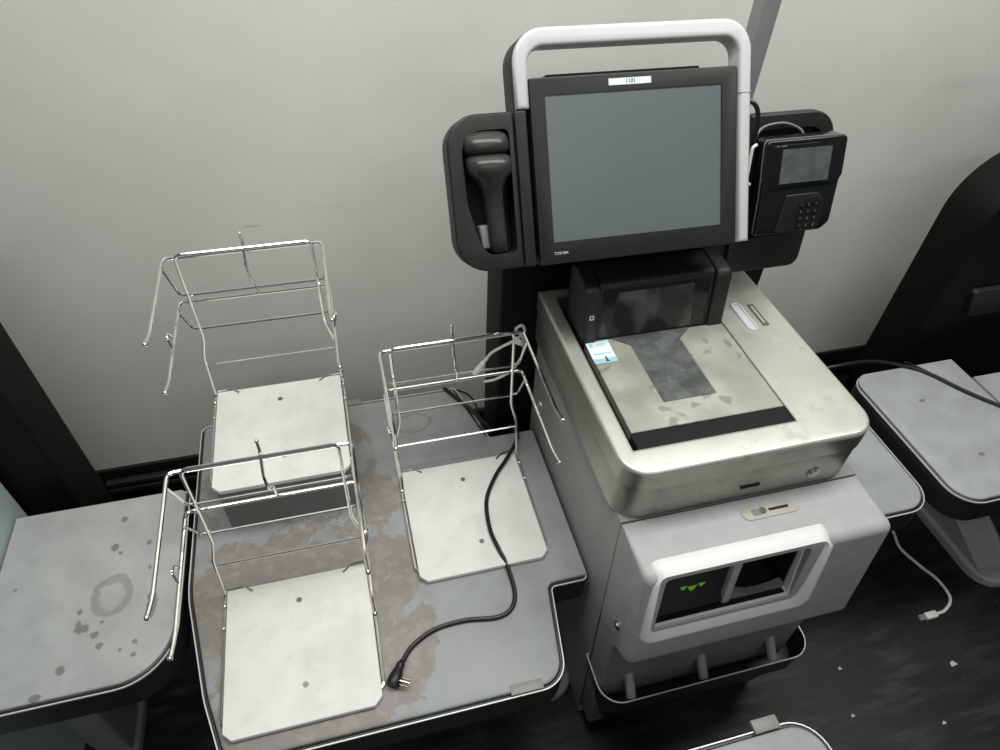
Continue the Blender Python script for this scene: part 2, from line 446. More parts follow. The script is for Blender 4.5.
def table(name, label, spec, z, mat, legs=(), apron=.075, group='grey bagging tables', top_th=.03, slope=.20, flush=(), leg_mat='grey'):
    outline = offs(spec, 0)
    c = V((sum(p[0] for p in outline)/len(outline), sum(p[1] for p in outline)/len(outline), 0))
    t = thing(name, label, 'table', (c.x, c.y, 0), group)
    ROOTS[t.name] = c
    bm = B(); ringprism(bm, outline, offs(spec, .006), z-apron, z-.006)
    q = offs(spec, .005); prism(bm, q, z-top_th-.012, z-top_th)
    finish('apron', bm, M['apron'], t)
    bm = B(); ringprism(bm, offs(spec, -.0004), offs(spec, .0014), z-.0062, z-.0022); r = finish('edge_strip', bm, M['rim'], t)
    r['label'] = 'thin bright edge strip'
    bm = B(); prism(bm, offs(spec, .0085, flush), z-top_th+.0005, z+.0); loops(bm, [[V((p.x, p.y, z+h)) for p in offs(spec, .0085+k, flush)] for k, h in ((0, 0), (.001, .0012), (.004, .0024))], cap=(False, True))
    # object-space stains are laid out in world x, y: give the top its own origin at the world origin
    top = finish('tabletop', bm, mat, t)
    for v in top.data.vertices: v.co += c
    top.location = -c
    for (lx, ly0, ly1, w) in legs:
        bm = B(); prism(bm, rrect(lx-w/2, lx+w/2, ly0, ly1, w*.499, 8), .002, .03, bev=.008)
        finish('foot', bm, M[leg_mat], t)
        s = w*.40
        bm = B(); prism(bm, [(ly1-.04, .029), (ly0+.05, .029), (ly0+slope*.85, .13), (ly0+slope, z-top_th-.012), (ly1-.1, z-top_th-.012)], lx-s, lx+s, YZ, bev=.012, both=True)
        finish('leg', bm, M[leg_mat], t)
    return t

mid_poly = [(.30, .595), (.272, .409), (-.315, .41), (-.352, .53), (-.392, .74), (-.392, 1.18), (.222, 1.18), (.272, .995), (.376, .995), (.376, .595)]
mid_rad = [.01, .052, .05, .3, .3, .02, .01, .012, .02, .01]
mid_spec = (mid_poly[::-1], mid_rad[::-1], 8)
t_mid = table('bagging_table', 'wide grey stained table under the bag racks, left of the checkout', mid_spec, .5, M['tab_mid'], legs=[(.335, .545, 1.0, .11), (-.2, .6, 1.05, .11)], flush=(0, 1))
for (x0, x1, y) in ((.168, .228, .417), (-.055, -.015, 1.178)):
    bm = B(); box(bm, x0, x1, y-.006, y+.012, .4975, .5035, .0015); finish('edge_clip', bm, M['clip'], t_mid)['label'] = 'small grey clip on the table edge'
table('bagging_table', 'grey table with a dried drip ring at the left edge, against the blue-grey cabinet', rspec(-.745, -.404, .585, .997, [.012, .10, .02, .006], 10), .5, M['tab_left'], legs=[(-.665, .61, .80, .085)], slope=.055, flush=(3, 2), leg_mat='doorgrey')
table('bagging_table', 'small grey table half hidden behind the right side of the checkout', rspec(.850, 1.236, .595, 1.0, [.006, .07, .03, .006], 8), .47, M['tab'], legs=[(1.0, .80, .98, .09)], slope=.06, leg_mat='doorgrey')
table('bagging_table', 'grey table at the right edge with a black cable lying across it', rspec(1.262, 1.588, .565, .988, [.065, .006, .006, .05], 8), .5, M['tab'], flush=(1, 2))
table('bagging_table', 'sliver of grey table beyond the cable-crossed table at the right edge', rspec(1.597, 2.05, .45, .914, [.006]*4, 3), .5, M['tab'], legs=[(1.68, .54, .88, .145)], slope=.34, flush=(2, 3))
t_bot = table('bagging_table', 'grey table corner at the bottom edge, in front of the checkout', rspec(.22, .674, -.2, .258, [.06, .06, .06, .006], 8), .5, M['tab'], legs=[(.45, -.1, .16, .11)])
bm = B(); box(bm, .558, .606, .252, .274, .490, .5045, .0012); finish('edge_clip', bm, M['clip'], t_bot)['label'] = 'small grey clip on the table edge'

# riser under the rear rack
bm = B(); prism(bm, rrect(-.312, -.05, .868, 1.13, .004, 2), .5026, .64, bev=.003)
tag(finish('riser_block', bm, M['plat']), 'dark grey riser block under the rear bag rack on the stained table', 'riser')

# ------------------------------------------------------------------ bag racks
def rack(label, cx, yb, z0, lean=0., leany=0.):
    t = thing('bag_rack', label, 'bag rack', (cx, yb-.132, z0), 'chrome bag racks with white boards')
    def P(x, y, z): return V((cx+x+lean*z/.38, yb+y+leany*z/.38, z0+z))
    bm = B(); o = [(-.118, -.275), (.118, -.275), (.132, -.261), (.132, -.001), (-.132, -.001), (-.132, -.261)]
    prism(bm, [(cx+x, yb+y) for x, y in o], z0+.003, z0+.0125, bev=.001, seg=1)
    bd = finish('board', bm, M['board'], t)
    for (x, y) in ((.0, -.05), (.005, -.212)):
        bm = B(); disc(bm, (cx+x, yb+y, z0+.0129), .0052, .0012, seg=14); k1 = B(); box(k1, cx+x-.0034, cx+x+.0034, yb+y-.0006, yb+y+.0006, z0+.0129, z0+.0147); k2 = B(); box(k2, cx+x-.0006, cx+x+.0006, yb+y-.0034, yb+y+.0034, z0+.0129, z0+.0147); bm = cut(bm, k1, k2)
        finish('screw', bm, M['screw'], bd)
    w = .0031
    # bent inverted-U frame that runs along the sides of the board
    bm = B(); pts = []
    side = lambda s: [P(s*.126, -.250, .0045), P(s*.1365, -.240, .0045), P(s*.1365, -.004, .006), P(s*.134, .004, .118), P(s*.1195, .0, .18), P(s*.1195, 0, .384)]
    tube(bm, round3(side(-1)+side(1)[::-1], .014, 5), w, 8, ball=1.0)
    finish('upright_frame', bm, M['chrome'], t)
    # short feet wires tucked under the board
    for s in (-1, 1):
        bm = B(); tube(bm, round3([P(s*.134, .004, .012), P(s*.105, .006, .0095), P(s*.085, -.012, .0145)], .01), .002, 6); finish('foot_wire', bm, M['chrome'], t)
    # upper and lower arm rods: bar across the back, arms reaching forward
    for z, L, nub in ((.375, .225, False), (.271, .234, True)):
        bm = B(); arm = lambda s: [P(s*.1415, -L-.010, z+.005), P(s*.1395, -L+.02, z), P(s*.1405, .0055, z)]
        tube(bm, round3(arm(-1)+arm(1)[::-1], .012, 5), .0034, 8, ball=1.25)
        a = finish('arm_rod', bm, M['chrome'], t)
        if nub:
            for s in (-1, 1):
                bm = B(); tube(bm, round3([P(s*.140, -.10, z), P(s*.146, -.106, z+.02), P(s*.146, -.118, z+.02), P(s*.140, -.128, z)], .006), .0022, 6); finish('stop_loop', bm, M['chrome'], a)
    # stiffening cross wires with cranked ends
    for z, r in ((.287, .0024), (.200, .0024)):
        bm = B(); e = lambda s: [P(s*.1402, -.022, z+(.086 if z > .25 else .07)), P(s*.134, .0055, z+.003), P(s*.12, .0055, z)]
        tube(bm, round3(e(-1)+e(1)[::-1], .008), r, 6); finish('cross_wire', bm, M['chrome'], t)
    bm = B(); tube(bm, [P(-.134, .003, .101), P(.134, .003, .101)], .0025, 6); finish('cross_wire', bm, M['chrome'], t)
    # bag hook in the middle
    bm = B(); tube(bm, round3([P(.006, .004, .274), P(.005, .0, .305), P(.0, -.014, .317), P(-.002, -.012, .35), P(.0, .008, .390), P(-.001, .010, .410)], .008), .0026, 8, ball=1.3)
    finish('bag_hook', bm, M['chrome'], t)
    for s in (-1, 1):
        for y in (-.03, -.075):
            bm = B(); sphere(bm, P(s*.1365, y, .01), .0042, 8); finish('weld_bead', bm, M['chrome'], t)
    return t
rack('chrome bag rack with white board nearest the camera, on the stained table', -.1825, .722, .5025, lean=.007)
rack('chrome bag rack nearest the checkout, white cable tied to its top bar', .1805, .929, .5025, lean=-.006)
rack('chrome bag rack by the wall, standing on the dark grey riser block', -.183, 1.129, .6405, lean=.006, leany=-.025)

# ------------------------------------------------------------------ self-checkout kiosk
K = thing('self_checkout_kiosk', 'grey self-checkout kiosk with touchscreen and stainless scanner scale', 'checkout machine', (.6, .78, 0))
XL, XR = .385, .846
# cabinet behind the seam, front door ahead of it
bm = B(); prism(bm, [(.551, .762), (1.04, .762), (1.04, .004), (.507, .004)], XL, XR, YZ, bev=.003, both=True, wt=lambda p: 0. if p[0] < .6 else 1.); finish('cabinet', bm, M['midgrey'], K)
bm = B(); prism(bm, [(.5065, .06), (.530, .474), (.462, .474), (.462, .06)], XL+.0, XR, YZ, bev=.008, both=True, wt=lambda p: 1. if p[0] < .5 else 0.); fd = finish('front_door', bm, M['doorgrey'], K)
bm = B(); prism(bm, [(.5075, .05), (.5474, .756), (.5502, .756), (.5103, .05)], XL-.0002, XR+.0002, YZ); finish('door_seam', bm, M['void'], K)
# cash module: forward bulge with recessed opening
prof = fillet([(.5475, .7625), (.438, .7625), (.410, .50), (.462, .47), (.530, .47)], [.001, .018, .03, .012, .001], 6)
A0 = V((0, .441, .7645)); B0 = V((0, .412, .4975)); UP = (A0-B0).normalized(); NN = V((1, 0, 0)).cross(UP).normalized()
if NN.y > 0: NN = -NN
BX = lambda u, v, w: V((u, 0, 0))+A0+UP*v+NN*w
OP = (.421, .684, -.150, -.014)
bm = B(); prism(bm, prof, XL-.001, XR+.001, YZ, bev=.014, seg=4, both=True, wt=lambda p: 1. if p[0] < .5 else 0.)
c = B(); prism(c, rrect(OP[0]-.002, OP[1]+.002, OP[2]-.002, OP[3]+.002, .008), -.075, .05, BX)
bm = cut(bm, c); cmod = finish('cash_module', bm, M['grey'], K, angle=30)
# bright frame round the opening; its top edge folds back over the module
def fl(x0, x1, y0, y1, r, w, wrap=0.):
    out = []
    for p in rrect(x0, x1, y0, y1, r, 6):
        t = max(0., min(1., (p.y-(y1-.03))/.03)); t = t*t*(3-2*t)
        out.append(BX(p.x, p.y+wrap*.17*t, w-wrap*t))
    return out
bm = B(); fx0, fx1, fy0, fy1 = .395, .730, -.188, .002
loops(bm, [fl(fx0, fx1, fy0, fy1, .022, -.004, .024), fl(fx0, fx1, fy0, fy1, .022, .004, .024), fl(fx0+.004, fx1-.004, fy0+.004, fy1-.001, .02, .010, .020), fl(fx0+.011, fx1-.013, fy0+.009, fy1-.004, .016, .0105, .008),
           [BX(p.x, p.y, -.012+.009*max(0, min(1, (OP[2]+.02-p.y)/.015))) for p in rrect(OP[0], OP[1], OP[2], OP[3], .008, 6)], fl(OP[0]+.0003, OP[1]-.0003, OP[2]+.0003, OP[3]-.0003, .008, -.018)])
finish('opening_frame', bm, M['frame'], cmod, angle=50)['label'] = 'white rounded frame round the note and coin openings'
bm = B(); prism(bm, rrect(OP[0]-.001, OP[1]+.001, OP[2]-.001, OP[3]+.001, .006), -.074, -.07, BX); finish('opening_back', bm, M['void'], cmod)
bm = B(); box(bm, OP[0], OP[1], OP[2]-.0018, OP[2]+.0012, -.07, -.006, xf=BX); finish('opening_floor_shade', bm, M['void'], cmod)  # black sheet painting shade onto the bottom of the recess
bm = B(); box(bm, OP[1]-.0012, OP[1]+.0018, OP[2], OP[3]-.03, -.07, -.022, xf=BX); finish('opening_side_shade', bm, M['void'], cmod)  # black sheet painting shade onto the right wall of the recess
bm = B(); box(bm, .556, .572, OP[2], OP[3], -.07, -.012, .003, xf=BX); finish('divider', bm, M['grey'], cmod)
bm = B(); prism(bm, fillet([(-.149, -.07), (-.149, -.014), (-.138, -.012), (-.128, -.020), (-.048, -.020), (-.038, -.014), (-.026, -.016), (-.018, -.03), (-.018, -.07)], .004), .4225, .5555, lambda a, b_, w: BX(w, a, b_), bev=.003, both=True)
ba = finish('note_acceptor', bm, M['black'], cmod)
for (u, v, q_) in ((.490, -.087, .009), (.473, -.082, .0065), (.507, -.082, .0065)):
    bm = B(); prism(bm, [(u-q_, v+q_*.6), (u-q_*.3, v-q_*.8), (u+q_*.3, v-q_*.8), (u+q_, v+q_*.6)], -.0205, -.0190, BX)
    finish('arrow_light', bm, M['green'], ba)['label'] = 'glowing green arrow'
bm = B(); prism(bm, fillet([(.573, -.018), (.683, -.018), (.683, -.040), (.662, -.046), (.628, -.048), (.592, -.046), (.573, -.040)], .008), -.07, -.03, BX)
finish('coin_hood', bm, M['doorgrey'], cmod)
bm = B(); prism(bm, fillet([(.573, -.149), (.683, -.149), (.683, -.132), (.660, -.140), (.635, -.144), (.61, -.142), (.59, -.132), (.573, -.134)], .006), -.028, -.016, BX)
finish('coin_tray', bm, M['doorgrey'], cmod)
# slot plate on top of the module
bm = B(); prism(bm, rrect(.594, .702, .503, .529, .0128, 8), .7618, .7645, bev=.0012); sp = finish('card_slot_plate', bm, M['beige'], K)
bm = B(); box(bm, .645, .683, .514, .519, .7643, .7651); finish('slot', bm, M['void'], sp)
bm = B(); box(bm, .613, .631, .510, .522, .7643, .7652); finish('slot_symbol', bm, M['ink'], sp)
bm = B(); disc(bm, (.634, .517, .765), .0065, .0012); finish('slot_light', bm, M['greend'], sp)
# side lock
def lock(x, y, z, ax, parent, r=.009):
    a = V(ax); bm = B(); disc(bm, V((x, y, z))+a*.001, r, .004, a, 20); lo = finish('lock', bm, M['lock'], parent)
    bm = B(); disc(bm, V((x, y, z))+a*.0035, r*.62, .003, a, 16); ro = finish('lock_core', bm, M['lock'], lo)
    bm = B(); d = V((0, 0, 1)); s = a.cross(d)
    for sgn in (1,):
        c = V((x, y, z))+a*.0048; q = (d*.8+s*.6).normalized(); p = a.cross(q)
        vs = [bm.verts.new(c+q*i*r*.5+p*j*r*.12) for i, j in ((-1, -1), (1, -1), (1, 1), (-1, 1))]; bm.faces.new(vs)
    finish('key_slot', bm, M['void'], lo)
lock(XL-.001, .470, .548, (-1, 0, 0), K, .009)
# kick bin
bm = B(); topo = rrect(.380, .876, .418, .535, [.05, .05, .004, .004], 8); boto = rrect(.412, .845, .470, .535, [.03, .03, .004, .004], 8)
f3 = lambda p, z: [V((q[0], q[1], z)) for q in p]
loops(bm, [f3(boto, .002), f3(topo, .275), f3(inset(topo, .003), .275), f3(inset(topo, .006), .20)], cap=(True, True))
kb = finish('kick_bin', bm, M['apron'], K)
bm = B(); tube(bm, f3(inset(topo, .0015), .2758), .0015, 6, closed=True); finish('bin_rim', bm, M['rim'], kb)
for x in (.447, .615, .782):
    bm = B(); tube(bm, [(x, .432, .262), (x, .47, .305)], .0105, 14); finish('bracket_peg', bm, M['midgrey'], kb)
# stainless scale housing: base and lid with a dark recess for the plate
so = rrect(.374, .838, .549, 1.04, [.05, .05, .004, .004], 10)
bm = B(); prism(bm, inset(so, .0025), .7635, .8455, bev=.002); c = B(); box(c, .400, .708, .598, 1.01, .80, .95); bm = cut(bm, c); sh = finish('scale_base', bm, M['steel_shade'], K)
bm = B(); prism(bm, so, .8465, .89, bev=.006, seg=4); c = B(); box(c, .401, .7045, .597, 1.008, .80, .95); bm = cut(bm, c); lid = finish('scale_lid', bm, M['steel'], K, angle=28)
bm = B(); ringprism(bm, inset(so, -.0004), inset(so, .003), .8467, .8835); finish('lid_side_shade', bm, M['steel_shade'], lid)  # thin added skin, darkens the lid sides where less light falls
bm = B(); ringprism(bm, rrect(.401, .7045, .597, 1.008, .001, 1), rrect(.403, .7025, .599, 1.006, .001, 1), .84, .8905); finish('recess_trim', bm, M['steel_shade'], lid)
bm = B(); box(bm, .4, .708, .597, 1.01, .80, .845); finish('recess_floor', bm, M['void'], sh)
bm = B(); box(bm, .599, .636, .5485, .553, .793, .799, .001); finish('front_slot', bm, M['void'], sh)
lock(.742, .5515, .797, (0, -1, 0), sh, .0115)
# card groove and small plate on the right of the lid
bm = B(); prism(bm, fillet([(.744, .828), (.764, .828), (.764, .914), (.744, .914)], .0099, 8), .8885, .8915); hg = finish('card_groove', bm, M['white'], lid); hg['label'] = 'white pill-shaped groove'
bm = B(); ringprism(bm, rrect(.743, .765, .827, .915, .0108, 8), rrect(.7475, .7605, .8315, .9105, .0064, 8), .889, .8945, bev=.002); finish('groove_lip', bm, M['white'], hg)
bm = B(); prism(bm, rrect(.779, .793, .838, .906, .002, 2), .8895, .8908); gl = finish('label_plate', bm, M['greend'], lid)
bm = B(); box(bm, .7835, .7885, .846, .898, .8908, .8912); finish('label_print', bm, M['beige'], gl)
# scale plate with glass and black front strip
bm = B(); pl = [(.416, .637), (.7025, .637), (.7025, .868), (.632, .868), (.6005, .842), (.6005, .6915), (.4995, .6915), (.4995, .842), (.468, .868), (.416, .868)]
prism(bm, pl, .87, .8885, bev=.001, seg=1); pt = finish('scale_plate', bm, M['plate'], K, angle=20)
bm = B(); prism(bm, [(.5, .692), (.6, .692), (.6, .8425), (.63, .867), (.63, .93), (.47, .93), (.47, .867), (.5, .8425)], .8705, .8878); finish('scanner_glass', bm, M['glass'], pt)
bm = B(); box(bm, .414, .7022, .6005, .6355, .862, .8872, .002); finish('front_strip', bm, M['strip'], pt)
# sticker
def sq(bm, x0, x1, y0, y1, z=.8893): box(bm, x0, x1, y0, y1, z, z+.0002, xf=STK)
STK = lambda x, y, z: V((.4145+x*.985+y*.02, .806+y, z))
bm = B(); sq(bm, 0, .046, 0, .061, .8887); st = finish('instruction_sticker', bm, M['stickw'], pt, smooth=False); st['label'] = 'small white and blue instruction sticker'
bm = B(); sq(bm, 0, .046, 0, .012); sq(bm, .004, .042, .024, .026); sq(bm, .005, .012, .045, .054); sq(bm, .018, .04, .05, .0515); sq(bm, .018, .036, .046, .0475); sq(bm, .003, .044, .0575, .0605)
finish('sticker_print', bm, M['stickb'], st, smooth=False)
bm = B(); prism(bm, [(.4375, .809), (.4445, .809), (.4440, .8115), (.4425, .8115), (.4420, .822), (.4390, .822), (.4390, .8115), (.4375, .8115)], .8895, .8897); finish('sticker_picture', bm, M['bezel'], st, smooth=False)
bm = B(); sq(bm, .004, .014, .002, .003, .8896); sq(bm, .034, .043, .002, .003, .8896); sq(bm, .006, .011, .0465, .0525, .8896)
# scanner tower
tb = math.radians(9); TW = frame(((1, 0, 0), (0, math.sin(tb), -math.cos(tb)), (0, math.cos(tb), math.sin(tb))), (0, .869, .885))   # u = x, v = up the front, w = towards the customer
TWp = lambda u, v, w: V((u, .869+v*math.tan(tb)-w, .885+v))
bm = B(); prism(bm, fillet([(.0, 0), (.0, .119), (-.072, .128), (-.085, 0)], [.001, .012, .02, .001], 5), .4395, .668, lambda a, b_, w: TWp(w, b_, a)); tw = finish('scanner_tower', bm, M['bezel'], K)
bm = B(); box(bm, .445, .662, .006, .108, -.004, .0008, .002, xf=TWp); wf = finish('tower_window_frame', bm, M['gloss'], tw)
bm = B(); prism(bm, fillet([(.466, .008), (.634, .008), (.628, .10), (.474, .10)], .003), -.001, .0014, TWp); finish('tower_window', bm, M['window'], wf)
for (x0, x1, nm) in ((.4085, .438, 'left'), (.6695, .702, 'right')):
    bm = B(); prism(bm, fillet([(.006, -.004), (.008, .118), (-.078, .131), (-.088, -.004)], [.006, .016, .02, .004], 5), x0, x1, lambda a, b_, w: TWp(w, b_, a), bev=.005, both=True)
    tp = finish('tower_pillar', bm, M['bezel'], tw)
    if nm == 'left':
        bm = B(); prism(bm, rrect(.4145, .4325, .012, .108, .007), .0045, .0075, TWp, bev=.001); finish('status_strip', bm, M['bezel'], tp)
        bm = B(); ringprism(bm, rrect(.419, .428, .055, .064, .002, 3), rrect(.421, .426, .057, .062, .001, 3), .0073, .0082, TWp)
        finish('status_symbol', bm, M['lightink'], tp)
# back column
bm = B(); prism(bm, fillet([(.303, 1.06), (.926, 1.06), (.926, 1.19), (.303, 1.19)], [.006, .006, .01, .01], 6), .002, 1.03, bev=.01); col = finish('back_column', bm, M['darkcol'], K)
bm = B(); box(bm, .36, .72, .975, 1.07, 1.0, 1.16, .01); finish('head_mount', bm, M['black'], K)
# light pole
bm = B(); prism(bm, rrect(.750, .784, 1.09, 1.124, .003, 2), 1.02, 1.98); finish('light_pole', bm, M['pole'], K)['label'] = 'grey square pole rising behind the touchscreen'
# --- head (tilted)
HM = ((.9998414, .0037189, -.01741563), (-.01704198, .48378104, -.87493744), (.00517232, .87509547, .48376769)); HO = (.49293528, .93985258, 1.20823452)
HD = frame(HM, HO)
bm = B(); prism(bm, rrect(-.1765, .1805, -.150, .1405, .003, 3), -.035, .0, HD, bev=.002, seg=2); c = B(); prism(c, rrect(-.1522, .1522, -.1142, .1142, .002, 2), -.0025, .02, HD)
bm = cut(bm, c); mon = finish('touchscreen', bm, M['bezel'], K)
bm = B(); prism(bm, rrect(-.152, .152, -.114, .114, .001, 2), -.004, -.0018, HD); finish('screen', bm, M['screen'], mon)['label'] = 'blank grey screen'
bm = B(); prism(bm, rrect(-.148, .115, .138, .1445, .002, 2), -.03, -.006, HD); finish('camera_bar', bm, M['darkcol'], mon)
bm = B(); box(bm, -.0455, .027, .1225, .1325, -.0002, .0004, xf=HD); lb = finish('number_label', bm, M['paper'], mon, smooth=False); lb['label'] = 'white label reading 1101'; lb.data.materials[0] = M['stickw']
text('1101', .0092, HD, -.0085, .1275, .0007, M['bezel'], lb, 'label_number')
text('TOSHIBA', .0062, HD, -.1405, -.1325, .0006, M['lightink'], mon, 'maker_lettering')
# handle: white U with a long right leg, black shell on the outside and the back
hw = .0225
def U(d0, d1, yl, yr):
    """outline of the handle between offsets d0 (outer) and d1 (inner) from its outer edge"""
    x0, x1, y1 = -.200, .206, .212
    o = fillet([(x0+d0, yl), (x0+d0, y1-d0), (x1-d0, y1-d0), (x1-d0, yr)], [0, .05-d0, .05-d0, 0], 8)
    i = fillet([(x1-d1, yr), (x1-d1, y1-d1*1.22), (x0+d1, y1-d1*1.22), (x0+d1, yl)], [0, max(.004, .05-d1), max(.004, .05-d1), 0], 8)
    return o+i
bm = B(); prism(bm, U(0, hw, .096, -.148)[::-1], -.034, .002, HD, bev=.006); hd = finish('handle', bm, M['white'], K, angle=60); hd['label'] = 'white tubular handle round the touchscreen'
bm = B(); hx, hy = -.200, .212; prism(bm, fillet([(hx-.003, .02), (hx-.003, hy-.001), (hx+.1, hy-.001)], [0, .052, 0], 8)+fillet([(hx+.1, hy-.009), (hx+.006, hy-.009), (hx+.006, .02)], [0, .044, 0], 8), -.058, -.0065, HD, bev=.001); finish('handle_shell', bm, M['bezel'], hd)
bm = B(); prism(bm, rrect(.1835, .2065, .0975, .0985, .0001, 1), -.04, .0024, HD); finish('handle_joint', bm, M['ink'], hd)
bm = B(); prism(bm, rrect(-.2035, -.1835, -.149, .095, .003, 2), -.05, -.001, HD, bev=.003); finish('side_rail', bm, M['bezel'], K)
bm = B(); prism(bm, rrect(-.183, .182, -.140, .13, .01, 3), -.075, -.0345, HD, bev=.01); finish('display_back', bm, M['black'], K)
# left wing with the scanner pocket
wo = rrect(-.315, -.2055, -.149, .0945, [.052, .004, .004, .05], 8)
bm = B(); prism(bm, wo, -.055, .0, HD, bev=.004); c = B(); po = fillet([(-.262, -.124), (-.2145, -.122), (-.2145, .070), (-.293, .070), (-.291, -.04), (-.277, -.10)], [.02, .008, .01, .036, .05, .05], 8); prism(c, po, -.048, .02, HD)
bm = cut(bm, c); wg = finish('scanner_holder', bm, M['bezel'], K, angle=30)
bm = B(); prism(bm, inset(po, .0006), -.0478, -.046, HD); finish('pocket_back', bm, M['void'], wg)
bm = B(); prism(bm, inset(fillet([(-.291, .067), (-.30, .0), (-.28, -.12), (-.24, -.14), (-.22, -.0), (-.22, .06)], .02), 0.004), -.12, -.05, HD, bev=.02); finish('pocket_housing', bm, M['darkcol'], wg)
bm = B(); prism(bm, fillet([(-.268, -.114), (-.252, -.114), (-.250, -.076), (-.272, -.076)], .003), -.046, -.02, HD, bev=.003); finish('pocket_clip', bm, M['midgrey'], wg)
# right wing (less tilted) behind the payment terminal
a12 = math.radians(12); WO = (.73295672, .943503, 1.2234774)
WD = frame(((1, 0, 0), (0, math.sin(a12), -math.cos(a12)), (0, math.cos(a12), math.sin(a12))), WO)
bm = B(); prism(bm, fillet([(.0, -.272), (.166, -.272), (.184, .031), (.0, .031)], [.004, .022, .052, .004], 8), -.078, -.06, WD, bev=.004)
c = B(); prism(c, rrect(.022, .158, -.20, .004, [.01, .01, .03, .01], 6), -.074, .02, WD); bm = cut(bm, c); rw = finish('terminal_bracket', bm, M['bezel'], K, angle=30)
bm = B(); prism(bm, rrect(.0225, .1575, -.1995, .0035, .006, 6), -.0738, -.0725, WD); finish('bracket_pocket', bm, M['void'], rw)
bm = B(); box(bm, .06, .12, -.12, -.05, -.0735, -.034, .004, xf=WD); finish('terminal_mount', bm, M['black'], rw)
bm = B(); box(bm, -.06, .03, -.26, .0, -.12, -.068, .006, xf=WD); finish('wing_arm', bm, M['black'], K)

# handheld scanner resting in the pocket
S = thing('handheld_scanner', 'dark handheld barcode scanner resting in the holder left of the touchscreen', 'barcode scanner', tuple(HD(-.25, -.12, -.04)))
def ell(cx, cy, w, rx, ry, n=16, p=2.4):
    out = []
    for k in range(n):
        a = 2*math.pi*k/n; c_, s_ = math.cos(a), math.sin(a)
        out.append((cx+rx*math.copysign(abs(c_)**(2/p), c_), cy, w+ry*math.copysign(abs(s_)**(2/p), s_)))
    return [HD(*q) for q in out]
bm = B()
grip = [(-.2415, -.123, -.022, .009, .010), (-.242, -.120, -.020, .0145, .016), (-.2435, -.10, -.018, .0155, .018), (-.245, -.07, -.014, .0155, .018), (-.247, -.04, -.010, .0155, .018), (-.249, -.018, -.004, .018, .021), (-.2505, -.004, .001, .026, .025), (-.251, .006, .004, .0345, .029), (-.2515, .018, .004, .0365, .031), (-.252, .028, .0, .0355, .028), (-.252, .0325, -.006, .030, .02)]
loops(bm, [ell(*g) for g in grip], cap=(True, True)); finish('grip', bm, M['scanner'], S, angle=60)
bm = B()
head = [(-.252, .034, -.012, .033, .026), (-.252, .040, -.008, .0365, .029), (-.253, .05, -.008, .0375, .029), (-.253, .061, -.012, .0365, .026), (-.252, .069, -.021, .029, .018), (-.2515, .0715, -.026, .018, .010)]
loops(bm, [ell(*g) for g in head], cap=(True, True)); finish('scanner_head', bm, M['scanner'], S, angle=60)
bm = B(); loops(bm, [ell(-.252, .0325, -.012, .031, .024), ell(-.252, .036, -.012, .031, .024)], cap=(True, True)); finish('neck_gap', bm, M['void'], S)

# payment terminal
T = thing('payment_terminal', 'black card payment terminal with screen and keypad, right of the touchscreen', 'payment terminal', tuple(WD(.085, -.17, -.03)))
TD = lambda u, v, w: WD(u-.09*v, v, w)
o = fillet([(.0, 0), (.162, 0), (.163, -.07), (.158, -.078), (.152, -.158), (.135, -.173), (-.006, -.172), (.0, -.10)], [.009, .009, .004, .01, .012, .02, .006, .02], 5)
bm = B(); prism(bm, o, -.034, .0, TD, bev=.004); tc = finish('terminal_case', bm, M['gloss'], T)
bm = B(); ringprism(bm, inset(o[::-1], -.0008), inset(o[::-1], .0012), -.010, -.0075, TD); finish('case_trim', bm, M['ink'], T)
bm = B(); box(bm, .012, .150, -.087, -.008, -.001, .0008, .001, xf=TD); finish('screen_glass', bm, M['gloss'], T)
bm = B(); box(bm, .0315, .131, -.0765, -.0155, .0003, .0012, xf=TD); finish('terminal_screen', bm, M['tscreen'], T, smooth=False)
bm = B(); box(bm, .018, .0235, -.0105, -.0085, .0008, .0012, xf=TD); box(bm, .026, .038, -.0105, -.0085, .0008, .0012, xf=TD); finish('maker_mark', bm, M['keyink'], T, smooth=False)
bm = B(); prism(bm, fillet([(.034, -.168), (.132, -.168), (.128, -.098), (.05, -.098)], [.004, .03, .02, .004], 5), -.002, .0035, TD, bev=.002); kp = finish('keypad_cover', bm, M['bezel'], T)
bm = B(); prism(bm, fillet([(.078, -.168), (.122, -.168), (.130, -.125), (.118, -.106), (.088, -.106), (.072, -.125)], [.006, .01, .018, .014, .014, .018], 5), .003, .0045, TD); kh = finish('keypad', bm, M['void'], T)
for r_, row in enumerate(('1 2 3', '4 5 6', '7 8 9', '* 0 #')):
    for k_, ch in enumerate(row.split()):
        bx, by = .082+k_*.015, -.118-r_*.0135
        bm = B(); box(bm, bx-.0045, bx+.0045, by-.004, by+.004, .0044, .0056, .001, xf=TD); ke = finish('key', bm, M['black'], T)
        text(ch, .007, TD, bx, by, .0058, M['keyink'], ke, 'key_character')

# ------------------------------------------------------------------ cables
def cable(name, label, pts, r, mat, cat='cable', n=8, parent=None, seg=10):
    bm = B(); tube(bm, spline(pts, n), r, seg); o = finish(name, bm, mat, parent)
    if parent is None: tag(o, label, cat)
    return o
